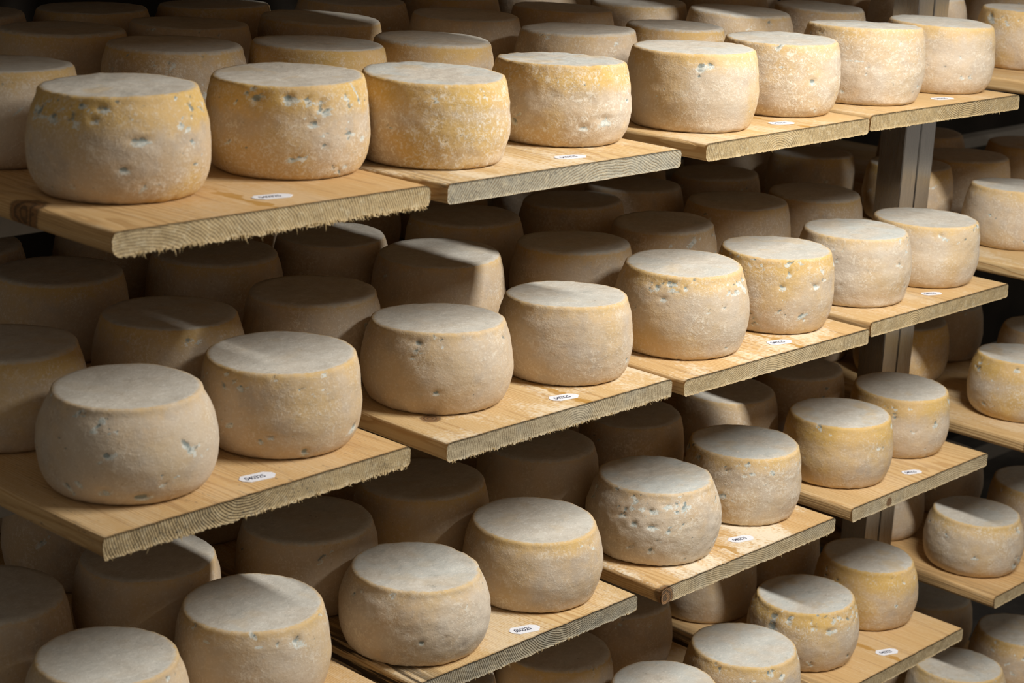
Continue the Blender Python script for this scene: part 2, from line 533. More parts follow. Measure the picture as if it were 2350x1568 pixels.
# key: (x, y of front, width, turn)
CHEESES = {
    'A4L3': (1.0829, 0.8773, 0.0980, 0.1160, 0.9000),
    'A4R3': (1.3221, 0.8833, 0.0980, 0.1160, 0.9000),
    'A5L2': (1.6958, 0.6377, 0.0980, 0.1160, 0.9000),
    'A5L3': (1.6787, 0.8690, 0.0980, 0.1160, 0.9000),
    'B2L3': (0.0893, 0.8624, 0.0980, 0.1160, 0.9000),
    'B2R3': (0.3261, 0.8722, 0.0980, 0.1160, 0.9000),
    'B3L3': (0.5783, 0.8615, 0.0980, 0.1160, 0.9000),
    'B3R3': (0.8197, 0.8825, 0.0980, 0.1160, 0.9000),
    'B4L3': (1.0864, 0.8598, 0.0980, 0.1160, 0.9000),
    'B4R3': (1.3221, 0.8592, 0.0980, 0.1160, 0.9000),
    'B5L3': (1.6928, 0.8588, 0.0980, 0.1160, 0.9000),
    'B5R3': (1.9130, 0.8811, 0.0980, 0.1160, 0.9000),
    'C1R2': (-0.1620, 0.6165, 0.0980, 0.1160, 0.9000),
    'C1R3': (-0.1434, 0.8812, 0.0980, 0.1160, 0.9000),
    'C2L2': (0.0849, 0.6388, 0.0980, 0.1160, 0.9000),
    'C2R2': (0.3179, 0.6382, 0.0980, 0.1160, 0.9000),
    'C3L2': (0.5994, 0.6190, 0.0980, 0.1160, 0.9000),
    'C3L3': (0.5867, 0.8600, 0.0980, 0.1160, 0.9000),
    'C3R2': (0.8165, 0.6120, 0.0980, 0.1160, 0.9000),
    'C4L2': (1.0681, 0.6303, 0.0980, 0.1160, 0.9000),
    'C5L2': (1.6949, 0.6117, 0.0980, 0.1160, 0.9000),
    'D2R2': (0.3177, 0.6327, 0.0980, 0.1160, 0.9000),
    'D5L2': (1.6911, 0.6194, 0.0980, 0.1160, 0.9000),
    'A1L0': (-0.3613, 0.1775, 0.1035, 0.1199, 0.8650),
    'A1L1': (-0.3682, 0.4203, 0.0997, 0.1155, 0.9000),
    'A1R0': (-0.1160, 0.1794, 0.1013, 0.1151, 0.9200),
    'A1R1': (-0.0709, 0.4737, 0.1004, 0.1170, 0.9000),
    'A1R2': (-0.1079, 0.6877, 0.0973, 0.1166, 0.9000),
    'A1R3': (-0.1293, 0.9245, 0.1005, 0.1170, 0.9000),
    'A2L0': (0.0825, 0.1304, 0.1007, 0.1096, 0.9100),
    'A2L1': (0.1151, 0.3968, 0.0989, 0.1168, 0.9300),
    'A2L2': (0.0978, 0.6703, 0.0958, 0.1164, 0.9000),
    'A2L3': (0.0826, 0.9022, 0.0949, 0.1162, 0.9000),
    'A2R0': (0.3447, 0.1494, 0.1008, 0.1097, 0.9000),
    'A2R1': (0.3060, 0.3678, 0.0921, 0.1159, 0.9200),
    'A2R2': (0.3303, 0.6473, 0.0993, 0.1168, 0.9300),
    'A2R3': (0.2960, 0.8740, 0.0994, 0.1168, 0.9000),
    'A3L0': (0.6055, 0.1234, 0.0998, 0.1147, 0.9150),
    'A3L1': (0.6048, 0.3541, 0.1002, 0.1170, 0.9000),
    'A3L2': (0.5869, 0.5857, 0.0969, 0.1165, 0.9000),
    'A3L3': (0.5655, 0.8426, 0.1021, 0.1172, 0.9000),
    'A3R0': (0.8428, 0.1360, 0.0958, 0.1137, 0.9200),
    'A3R1': (0.8150, 0.3298, 0.0886, 0.1155, 0.9000),
    'A3R2': (0.8375, 0.6008, 0.0961, 0.1164, 0.9000),
    'A3R3': (0.8000, 0.8400, 0.0950, 0.1160, 0.9000),
    'A4L0': (1.0827, 0.1410, 0.1045, 0.1229, 0.9100),
    'A4L1': (1.1159, 0.4251, 0.0996, 0.1169, 0.9000),
    'A4L2': (1.0701, 0.6220, 0.0945, 0.1162, 0.9000),
    'A4R0': (1.3210, 0.1395, 0.0979, 0.1171, 0.9300),
    'A4R1': (1.3517, 0.4185, 0.0914, 0.1157, 0.9000),
    'A4R2': (1.3420, 0.6350, 0.0913, 0.1158, 0.9000),
    'A5L0': (1.7372, 0.1967, 0.0985, 0.1115, 0.9000),
    'A5L1': (1.6968, 0.4200, 0.1000, 0.1170, 0.9000),
    'A5R1': (2.0727, 0.4200, 0.1000, 0.1170, 0.9000),
    'B1L0': (-0.3797, 0.1433, 0.1048, 0.1157, 0.8300),
    'B1L1': (-0.3954, 0.3803, 0.0997, 0.1162, 0.8800),
    'B1R0': (-0.1477, 0.1493, 0.1022, 0.1131, 0.9200),
    'B1R1': (-0.1557, 0.3723, 0.1021, 0.1171, 0.8800),
    'B1R2': (-0.1474, 0.6519, 0.1003, 0.1170, 0.9000),
    'B1R3': (-0.1754, 0.8770, 0.1005, 0.1170, 0.9000),
    'B2L0': (0.1273, 0.1539, 0.1043, 0.1105, 0.8800),
    'B2L1': (0.0726, 0.3519, 0.0991, 0.1169, 0.9000),
    'B2L2': (0.1043, 0.6185, 0.1047, 0.1173, 0.9000),
    'B2R0': (0.3569, 0.1284, 0.0993, 0.1134, 0.8900),
    'B2R1': (0.3739, 0.4098, 0.1053, 0.1173, 0.9000),
    'B2R2': (0.3247, 0.6067, 0.0957, 0.1167, 0.9000),
    'B3L0': (0.5991, 0.1095, 0.1044, 0.1283, 0.8550),
    'B3L1': (0.6058, 0.3406, 0.1010, 0.1170, 0.9000),
    'B3L2': (0.6038, 0.5858, 0.1038, 0.1172, 0.9000),
    'B3R0': (0.8271, 0.1018, 0.0970, 0.1225, 0.9100),
    'B3R1': (0.8477, 0.3528, 0.0950, 0.1166, 0.9000),
    'B3R2': (0.8606, 0.5736, 0.0981, 0.1168, 0.9000),
    'B4L0': (1.0787, 0.1184, 0.0992, 0.1175, 0.9000),
    'B4L1': (1.1057, 0.3910, 0.1007, 0.1170, 0.9000),
    'B4L2': (1.0644, 0.6032, 0.0986, 0.1169, 0.9000),
    'B4R0': (1.2974, 0.1146, 0.0993, 0.1112, 0.9300),
    'B4R1': (1.2997, 0.3568, 0.0942, 0.1166, 0.9000),
    'B4R2': (1.2975, 0.5905, 0.0922, 0.1165, 0.9000),
    'B5L0': (1.7136, 0.1671, 0.0990, 0.1149, 0.8800),
    'B5L1': (1.7340, 0.4217, 0.0930, 0.1164, 0.9000),
    'B5L2': (1.6655, 0.6192, 0.0947, 0.1166, 0.9000),
    'B5R1': (1.9290, 0.4080, 0.1005, 0.1170, 0.9000),
    'B5R2': (2.1214, 0.6311, 0.1005, 0.1170, 0.9000),
    'B6L1': (2.2047, 0.4057, 0.1005, 0.1170, 0.9000),
    'C1L0': (-0.4145, 0.1437, 0.0995, 0.1170, 0.8550),
    'C1L1': (-0.4231, 0.3873, 0.1005, 0.1170, 0.9000),
    'C1R0': (-0.1892, 0.1512, 0.1007, 0.1170, 0.9000),
    'C1R1': (-0.2012, 0.3641, 0.1012, 0.1170, 0.9000),
    'C2L0': (0.0639, 0.1167, 0.1051, 0.1083, 0.8500),
    'C2L1': (0.0483, 0.3271, 0.1040, 0.1172, 0.9000),
    'C2R0': (0.3122, 0.1282, 0.1040, 0.1102, 0.8800),
    'C2R1': (0.2902, 0.3458, 0.1074, 0.1173, 0.9000),
    'C3L0': (0.5838, 0.1240, 0.1072, 0.1179, 0.8400),
    'C3L1': (0.5542, 0.3472, 0.1023, 0.1171, 0.9000),
    'C3R0': (0.8237, 0.1306, 0.0989, 0.1183, 0.9200),
    'C3R1': (0.7958, 0.3506, 0.0931, 0.1167, 0.9000),
    'C4L0': (1.0954, 0.1250, 0.0977, 0.1139, 0.9100),
    'C4L1': (1.0407, 0.3320, 0.0952, 0.1168, 0.9000),
    'C4R0': (1.3159, 0.1396, 0.0937, 0.1154, 0.9200),
    'C4R1': (1.2621, 0.3280, 0.0880, 0.1164, 0.9000),
    'C5L0': (1.6964, 0.0990, 0.1020, 0.1183, 0.8800),
    'C5L1': (1.7358, 0.4000, 0.1000, 0.1170, 0.9000),
    'C5R0': (1.9372, 0.1750, 0.1005, 0.1170, 0.9000),
    'C5R1': (1.9420, 0.4380, 0.1005, 0.1170, 0.9000),
    'D2R1': (0.3143, 0.3200, 0.1000, 0.1170, 0.9000),
    'D3L0': (0.5657, 0.0623, 0.0960, 0.1164, 0.8800),
    'D3L1': (0.5318, 0.2656, 0.0992, 0.1170, 0.9000),
    'D3R0': (0.7787, 0.0665, 0.1001, 0.1169, 0.8800),
    'D3R1': (0.7622, 0.3300, 0.1000, 0.1170, 0.9000),
    'D4L0': (1.0400, 0.1249, 0.1005, 0.1139, 0.8700),
    'D4L1': (1.0642, 0.3700, 0.1000, 0.1170, 0.9000),
    'D4R0': (1.2737, 0.1461, 0.0984, 0.1176, 0.8700),
    'D4R1': (1.2862, 0.3800, 0.1000, 0.1170, 0.9000),
    'D5L0': (1.6608, 0.1394, 0.1013, 0.1123, 0.8600),
    'D5L1': (1.6726, 0.3800, 0.1000, 0.1170, 0.9000),
    'D5R0': (1.9137, 0.1418, 0.1005, 0.1170, 0.9000),
    'D5R1': (1.9161, 0.3800, 0.1000, 0.1170, 0.9000),
    'E5L0': (1.6282, 0.1220, 0.1036, 0.1171, 0.8700),
    'E5L1': (1.6144, 0.3600, 0.1000, 0.1170, 0.9000),
    'E5R0': (1.8824, 0.1242, 0.1005, 0.1170, 0.8700),
    'E5R1': (1.9072, 0.3600, 0.1000, 0.1170, 0.9000),
}
BOARDS = {
    'A1': (-0.4921, -0.0001, 0.4498, 0.0048),
    'A2': (-0.0231, -0.0096, 0.4464, -0.0000),
    'A3': (0.4883, -0.0033, 0.4242, 0.0232),
    'A4': (0.9354, 0.0190, 0.4579, -0.0160),
    'B1': (-0.5026, 0.0119, 0.4616, 0.0235),
    'B2': (0.0000, -0.0002, 0.4495, -0.0022),
    'B3': (0.4581, -0.0176, 0.4636, -0.0171),
    'B4': (0.9556, -0.0070, 0.4400, -0.0070),
    'C2': (-0.0316, 0.0111, 0.4500, 0.0004),
    'C3': (0.4598, -0.0012, 0.4552, -0.0007),
    'C4': (0.9705, 0.0024, 0.4486, -0.0067),
    'D4': (0.9132, -0.0184, 0.4500, -0.0029),
    'D5': (1.5378, 0.0131, 0.4500, 0.0007),
}

ZOFF = {'A5': 0.006}
BOARDS.update({
    'A5': (1.531, 0.010, 0.455, 0.0), 'A6': (2.01, 0.0, 0.45, 0.0),
    'B5': (1.532, 0.005, 0.46, 0.0), 'B6': (2.02, 0.0, 0.45, 0.0),
    'A1': (-0.4921, -0.0001, 0.4498, -0.001), 'C1': (-0.515, 0.000, 0.455, 0.0), 'C4': (0.9705, 0.0024, 0.4460, -0.001), 'C5': (1.536, -0.010, 0.46, 0.0),
    'D2': (-0.02, 0.000, 0.45, 0.0), 'D3': (0.445, -0.045, 0.455, 0.0),
    'E5': (1.535, 0.000, 0.455, 0.0),
    'Z1': (-0.485, 0.004, 0.455, 0.0), 'Z2': (-0.025, -0.004, 0.484, 0.0), 'Z3': (0.503, 0.006, 0.417, 0.0),  # unseen boards overhead, added and spaced to cast the top shelf's shade
    'Z4': (0.975, 0.0, 0.435, 0.0), 'Z5': (1.535, 0.0, 0.45, 0.0),
})
# look of each board: grey, dust, stain, speck, warm, rag, splinters, pith(x,z), knot(x,y,z,r)
LOOK = {
    'A1': (0.15, 0.15, 0.0, 0.0, 0.9, 1.15, 330, (0.02, -0.16), (0.000, 0.168, -0.010, 0.030)),
    'A2': (0.95, 0.55, 0.3, 0.55, 0.2, 0.12, 14, (0.30, -0.22), None),
    'A3': (0.10, 0.35, 0.0, 0.05, 0.4, 0.25, 30, (0.18, -0.045), None),
    'A4': (0.10, 0.25, 0.0, 0.05, 0.4, 0.30, 60, (0.30, 0.07), None),
    'B1': (0.20, 0.10, 0.0, 0.75, 0.7, 0.9, 150, (0.20, 0.035), None),
    'B2': (0.55, 0.55, 0.0, 0.25, 0.3, 0.8, 230, (0.245, -0.040), (0.052, 0.085, 0.0, 0.016)),
    'B3': (0.25, 0.60, 0.0, 0.05, 0.6, 0.25, 40, (0.20, -0.13), None),
    'B4': (0.15, 0.30, 0.0, 0.15, 0.5, 0.15, 14, (0.13, -0.035), None),
    'C2': (0.85, 0.35, 1.0, 0.45, 0.2, 0.5, 110, (0.30, 0.06), None),
    'C3': (0.45, 0.75, 0.0, 0.10, 0.7, 0.5, 60, (0.10, -0.30), (0.010, -0.004, -0.016, 0.022)),
    'C4': (0.45, 0.10, 0.1, 0.15, 0.5, 0.35, 50, (0.30, -0.35), (0.115, 0.0, -0.016, 0.009)),
    'D4': (0.30, 0.10, 0.9, 0.10, 0.6, 0.35, 60, (0.52, -0.05), None),
    'D5': (0.25, 0.05, 0.3, 0.05, 0.9, 0.15, 10, (0.20, -0.30), None),
}
BOARD_TEXT = {
    'A1': 'warm pine board with dark side knot and ragged end, top shelf, first from the left',
    'A2': 'grey weathered board with clean sawn end, top shelf, second from the left',
    'A3': 'pine board with arched growth rings, top shelf, third from the left',
    'A4': 'pine board with pale slanting rings and few torn fibres, top shelf, right end',
    'A5': 'pale board behind the steel post at the top shelf, far right',
    'B1': 'pine board with black-speckled frayed end, second shelf, first from the left',
    'B2': 'pale board with frayed lower arris and dark top knot, second shelf, second from the left',
    'B3': 'smooth-ended pine board with resin streak, second shelf, third from the left',
    'B4': 'pine board with dark arched growth rings in its end, second shelf, right end',
    'B5': 'wooden board right of the steel post on the second shelf, far right edge',
    'C2': 'weathered board with black-stained side and date 050325, third shelf',
    'C3': 'pine board with hollow dark left corner, third shelf, third from the left',
    'C4': 'dull pine board with small round end knot, third shelf, right end',
    'C5': 'wooden board right of the steel post on the third shelf, rounded pale edge',
    'D4': 'pine board on the fourth shelf at lower right with resin streak by its label',
    'D5': 'orange-brown board at lower right corner, front corner showing, right of the post',
}
# date labels: centre (world x, y), length, angle, text
LABELS = {
    'A1': (-0.243, 0.050, 0.047, -9), 'A2': (0.243, 0.033, 0.046, -10), 'A3': (0.738, 0.050, 0.042, -20), 'A4': (1.214, 0.059, 0.045, -14),
    'B1': (-0.259, 0.055, 0.045, -8), 'B2': (0.260, 0.037, 0.0445, -10), 'B3': (0.734, 0.017, 0.043, -14), 'B4': (1.209, 0.036, 0.038, -24),
    'C2': (0.202, 0.036, 0.0445, -16), 'C3': (0.713, 0.043, 0.044, -14), 'C4': (1.209, 0.036, 0.038, -22), 'D4': (1.160, 0.018, 0.043, -22),
}
LEN = 1.12
STAMP = {}


def make_board(key):
    x, y, w, a = BOARDS[key]
    seed = sum(ord(c) * (i + 3) for i, c in enumerate(key))
    rnd = random.Random(seed)
    look = LOOK.get(key) or (rnd.uniform(0.1, 0.4), rnd.uniform(0.1, 0.4), 0.0, 0.05, rnd.uniform(0.3, 0.7), 0.2, 0,
                             (rnd.uniform(0.1, 0.4), rnd.choice((-0.1, -0.06, 0.07))), None)
    hero = key in LOOK
    v, f = board_mesh(w, LEN, look[5], seed, 150 if hero else 60, r=0.010 if key == 'A1' else 0.007, gap_bulge=0.0187 if key == 'A2' else 0.0)  # edge bulge added to close a gap that leaked light onto the shelf below
    o = link_mesh('shelf_board', v, f, WOOD)
    o.location = (x, y, SHELF_Z[key[0]] + ZOFF.get(key, 0.0))
    o.rotation_euler = (0, 0, a)
    for nm, val in zip(('grey', 'dust', 'stain', 'speck', 'warm'), look[:5]):
        o[nm] = float(val)
    o['pith_x'], o['pith_z'] = look[7]
    kn = look[8] or (9.0, 9.0, 9.0, 0.001)
    o['knot_x'], o['knot_y'], o['knot_z'], o['knot_r'] = kn
    o['resin_x'] = {'B3': 0.285, 'D4': 0.235, 'B2': 0.27, 'C3': 0.205, 'A3': 0.255, 'A1': 0.215}.get(key, 9.0)
    lab = BOARD_TEXT.get(key) or 'plain wooden board of the %s shelf, %s' % (SHELF_WORD[key[0]], COL_WORD[key[1]])
    tag(o, lab, 'board', 'boards of the %s shelf' % SHELF_WORD[key[0]])
    if look[6]:
        sv, sf = splinters(w, look[5], seed, look[6])
        s = link_mesh('torn_fibres', sv, sf, FIBRE, o, smooth=False)
        s['kind'] = 'stuff'
    if key in LABELS:
        lx, ly, ln, deg = LABELS[key]
        ln *= 1.08
        h = ln * 0.46
        pts = [(-0.5, 0.12), (-0.47, -0.22), (-0.30, -0.5), (0.34, -0.5), (0.5, -0.10), (0.47, 0.22), (0.28, 0.5), (-0.36, 0.5)]
        pts = [(px * ln + rnd.uniform(-1, 1) * 0.0006, pz * h + rnd.uniform(-1, 1) * 0.0006) for px, pz in pts]
        n = len(pts)
        vs_ = [(q[0], q[1], 0.00025) for q in pts] + [(q[0], q[1], 0.00075) for q in pts]
        fs_ = [tuple(range(n))[::-1], tuple(range(n, 2 * n))] + [(i, (i + 1) % n, n + (i + 1) % n, n + i) for i in range(n)]
        p = link_mesh('date_label', vs_, fs_, PAPER, o, smooth=False)
        p['label'] = 'white paper label with a stamped date number'
        ca, sa = math.cos(-a), math.sin(-a)
        ddx, ddy = lx - x, ly - y
        p.location = (ddx * ca - ddy * sa, ddx * sa + ddy * ca, 0)
        p.rotation_euler = (0, 0, math.radians(deg) - a)
        txt = '050325' if key == 'C2' else '040325'
        if txt not in STAMP:
            me = text_mesh(txt, 0.0088, 'printed_number')
            me.materials.clear()
            me.materials.append(INK)
            STAMP[txt] = me
        d = bpy.data.objects.new('printed_number', STAMP[txt])
        C.objects.link(d)
        d.parent = p
        wd = max(vv.co.x for vv in STAMP[txt].vertices)
        sc = 0.55 * ln / wd
        d.scale = (sc, min(1.0, 1.0), 1)
        d.location = (-0.35 * ln, -0.0044, 0.00078)
    return o


for key in sorted(BOARDS):
    make_board(key)


# ---------------------------------------------------------------- cheeses
def smooth_curve(pts, n):
    pts = np.array(pts, float)
    d = np.r_[0, np.cumsum(np.hypot(*np.diff(pts, axis=0).T))]
    u = np.linspace(0, d[-1], n)
    out = np.empty((n, 2))
    m = len(pts)
    tan = np.empty_like(pts)
    for i in range(m):
        a, b = max(i - 1, 0), min(i + 1, m - 1)
        tan[i] = (pts[b] - pts[a]) / max(d[b] - d[a], 1e-9)
    for k, uu in enumerate(u):
        i = min(np.searchsorted(d, uu, side='right') - 1, m - 2)
        h = d[i + 1] - d[i]
        s = (uu - d[i]) / h
        out[k] = (2 * s**3 - 3 * s**2 + 1) * pts[i] + (s**3 - 2 * s**2 + s) * h * tan[i] + (-2 * s**3 + 3 * s**2) * pts[i + 1] + (s**3 - s**2) * h * tan[i + 1]
    return out


MARKS = {   # angle, height share, half width, half height, darkness
    'A4L0': ((-155, 0.60, 0.017, 0.0013, 1.0),), 'B1L0': ((-116, 0.13, 0.011, 0.0035, 0.9), (-140, 0.20, 0.007, 0.004, 0.5)),
    'B1R0': ((-136, 0.32, 0.006, 0.0028, 0.75), (-143, 0.26, 0.004, 0.003, 0.6), (-111, 0.12, 0.005, 0.004, 0.9)),
    'B2L0': ((-134, 0.33, 0.006, 0.0024, 0.9),), 'D4L0': ((-181, 0.72, 0.010, 0.009, 0.8), (-135, 0.80, 0.007, 0.003, 0.5), (-118, 0.74, 0.007, 0.004, 0.6)),
    'A2R0': ((-100, 0.36, 0.012, 0.006, 0.45), (-118, 0.28, 0.008, 0.003, 0.6)), 'C2L0': ((-128, 0.40, 0.0035, 0.0028, 1.0),),
    'B3R0': ((-137, 0.66, 0.0055, 0.0034, 0.7), (-102, 0.66, 0.0085, 0.0032, 0.6), (-131, 0.84, 0.0025, 0.005, 0.7)),
    'B3L0': ((-152, 0.92, 0.010, 0.0028, 0.9), (-165, 0.86, 0.005, 0.003, 0.9), (-139, 0.88, 0.003, 0.003, 0.7), (-158, 0.74, 0.006, 0.003, 0.6)),
    'A1R0': ((-129, 0.88, 0.007, 0.005, 0.7), (-112, 0.62, 0.007, 0.003, 0.9)), 'A1L0': ((-112, 0.62, 0.012, 0.0035, 0.8), (-122, 0.36, 0.007, 0.003, 0.8), (-135, 0.90, 0.008, 0.003, 0.8)),
    'C3L0': ((-157, 0.62, 0.006, 0.004, 0.9), (-142, 0.60, 0.009, 0.003, 0.7), (-130, 0.86, 0.010, 0.003, 0.5)),
    'A3R0': ((-112, 0.52, 0.006, 0.003, 0.9),),
}


def cheese_mesh(name, r, h, rt, seed, hero, spot, lump):
    rng = np.random.RandomState(seed)
    nt = 200 if hero else 96
    ns = 46 if hero else 26
    nc = 16 if hero else 9
    sharp = rng.uniform(0.0, 1.0)
    bs = rng.uniform(0.785, 0.835)
    prof = [(bs, 0), (bs + 0.075, 0.040), (0.945, 0.15), (0.984, 0.285), (1.0, 0.44), (0.982, 0.62), ((rt + 1) / 2 + 0.004, 0.80),
            (rt + 0.012, 0.93), (rt - 0.006, 0.982), (rt - 0.03, 1.0)]
    side = smooth_curve(prof, ns)
    R = list(side[:, 0])
    Z = list(side[:, 1])
    A = list(np.clip(side[:, 1], 0, 1))
    re = R[-1]
    for i in range(1, nc):
        q = 1 - i / nc
        R.append(re * q)
        Z.append(1.0)
        A.append(1 + (1 - q))
    R, Z, A = np.array(R), np.array(Z), np.array(A)
    A[:ns] = np.where(A[:ns] > 0.97, 0.97 + (np.arange(ns) / (ns - 1.0) - (ns - 4) / (ns - 1.0)).clip(0) * 0.6, A[:ns])
    n = len(R)
    th = np.linspace(0, 2 * math.pi, nt, endpoint=False) + rng.uniform(0, 6.28)
    ct, st = np.cos(th), np.sin(th)
    X = r * R[:, None] * ct
    Y = r * R[:, None] * st
    ZZ = np.repeat((h * Z)[:, None], nt, 1)
    # pits: holes in the rind, wider than tall
    pit = np.zeros((n, nt))
    dep = np.zeros((n, nt))
    scar = np.zeros((n, nt))
    npit = int((4 + 62 * spot) * (1 if hero else 0.4))
    for _ in range(npit):
        pt0 = rng.uniform(0, 2 * math.pi)
        pz0 = rng.uniform(0.12, 0.97) if rng.rand() < 0.6 else rng.uniform(0.78, 0.97)
        for _k in range(rng.choice((1, 1, 2, 3, 4))):
            pt = pt0 + rng.normal(0, 0.10)
            pz = min(pz0 + rng.normal(0, 0.05), 0.975)
            sw = rng.uniform(0.0015, 0.0048) * (1.8 if rng.rand() < 0.16 else 1) * min(1.0, 0.62 + 0.75 * spot)
            sh = max(sw * rng.uniform(0.35, 0.75), 0.0011)
            dt = (th - pt + math.pi) % (2 * math.pi) - math.pi
            du = (dt * r)[None, :]
            dz = (ZZ - pz * h) + rng.normal(0, 0.35) * du
            g = np.exp(-(du / sw) ** 2 - (dz / sh) ** 2)
            g[ns + 1:] = 0
            pit = np.maximum(pit, g * rng.uniform(0.55, 1.0))
            dep += g * sw * rng.uniform(0.15, 0.5)
            s2 = np.exp(-((du - rng.normal(0, 0.6) * sw) / (sw * 2.0)) ** 2 - ((dz + sh * rng.uniform(0.5, 1.6)) / (sh * 1.6)) ** 2)
            s2[ns + 1:] = 0
            scar = np.maximum(scar, s2 * rng.uniform(0.3, 1.0))
    for (deg, pz, sw, sh, amt) in MARKS.get(name, ()):     # marks of this very cheese
        dt = (th - math.radians(deg) + math.pi) % (2 * math.pi) - math.pi
        du = (dt * r)[None, :]
        dz = ZZ - pz * h
        g = np.exp(-((du / sw) ** 2) ** 1.3 - ((dz / sh) ** 2) ** 1.3)
        g[ns + 1:] = 0
        pit = np.maximum(pit, g * amt)
        dep += g * min(sh, 0.0035) * 0.8
        s2 = np.exp(-((du - 0.2 * sw) / (sw * 1.25)) ** 2 - ((dz + sh * 0.9) / (sh * 1.2)) ** 2)
        s2[ns + 1:] = 0
        scar = np.maximum(scar, s2 * 0.9)
    # lumpy rind
    rad = np.zeros((n, nt))
    off = rng.uniform(0, 50, 3)
    for i in range(n):
        for j in range(nt):
            p = Vector((X[i, j] * 16 + off[0], Y[i, j] * 16 + off[1], ZZ[i, j] * 22 + off[2]))
            rad[i, j] = noise.noise(p) * 0.0011 + (noise.noise(p * 3.4) * 0.0005 + noise.noise(p * 8) * 0.00022) * lump
    if hero:                                             # crumbly lower edge
        low = np.clip(1 - Z / 0.10, 0, 1)
        for i in np.nonzero(low)[0]:
            for j in range(nt):
                p = Vector((ct[j] * 13 + off[0], st[j] * 13 + off[1], 2.5))
                rad[i, j] += low[i] * (noise.noise(p) * 0.0016 + noise.noise(p * 2.7) * 0.0012)
    fall = np.clip(R / re, 0, 1)[:, None] ** 2
    k = (rad - dep) * fall
    X += ct * k
    Y += st * k
    cap = np.zeros(n)
    cap[ns - 2:] = 1
    dome = rng.uniform(-0.002, 0.0035)
    ZZ += (cap * dome * (1 - (R / re).clip(0, 1) ** 2))[:, None]
    ZZ += cap[:, None] * rad * 1.1
    ta, tm = rng.uniform(0, 6.28), rng.uniform(0, 0.0035)
    ZZ += (Z[:, None] ** 2) * tm * (X * math.cos(ta) + Y * math.sin(ta)) / r
    ZZ[0] = 0
    ZZ = np.maximum(ZZ, 0)
    verts = np.stack([X, Y, ZZ], -1).reshape(-1, 3)
    top = len(verts)
    verts = np.vstack([verts, [[0, 0, ZZ[-1].mean()], [0, 0, 0]]])
    along = np.r_[np.repeat(A, nt), 2.0, 0.0]
    pits = np.r_[pit.reshape(-1), 0, 0]
    scars = np.r_[scar.reshape(-1), 0, 0]
    idx = np.arange(n * nt).reshape(n, nt)
    nx = np.roll(idx, -1, axis=1)
    quads = np.stack([idx[:-1], nx[:-1], nx[1:], idx[1:]], -1).reshape(-1, 4).tolist()
    tris = [(int(idx[-1, j]), int(nx[-1, j]), top) for j in range(nt)] + [(int(nx[0, j]), int(idx[0, j]), top + 1) for j in range(nt)]
    return verts, quads + tris, {'along': along, 'pit': pits, 'scar': scars}


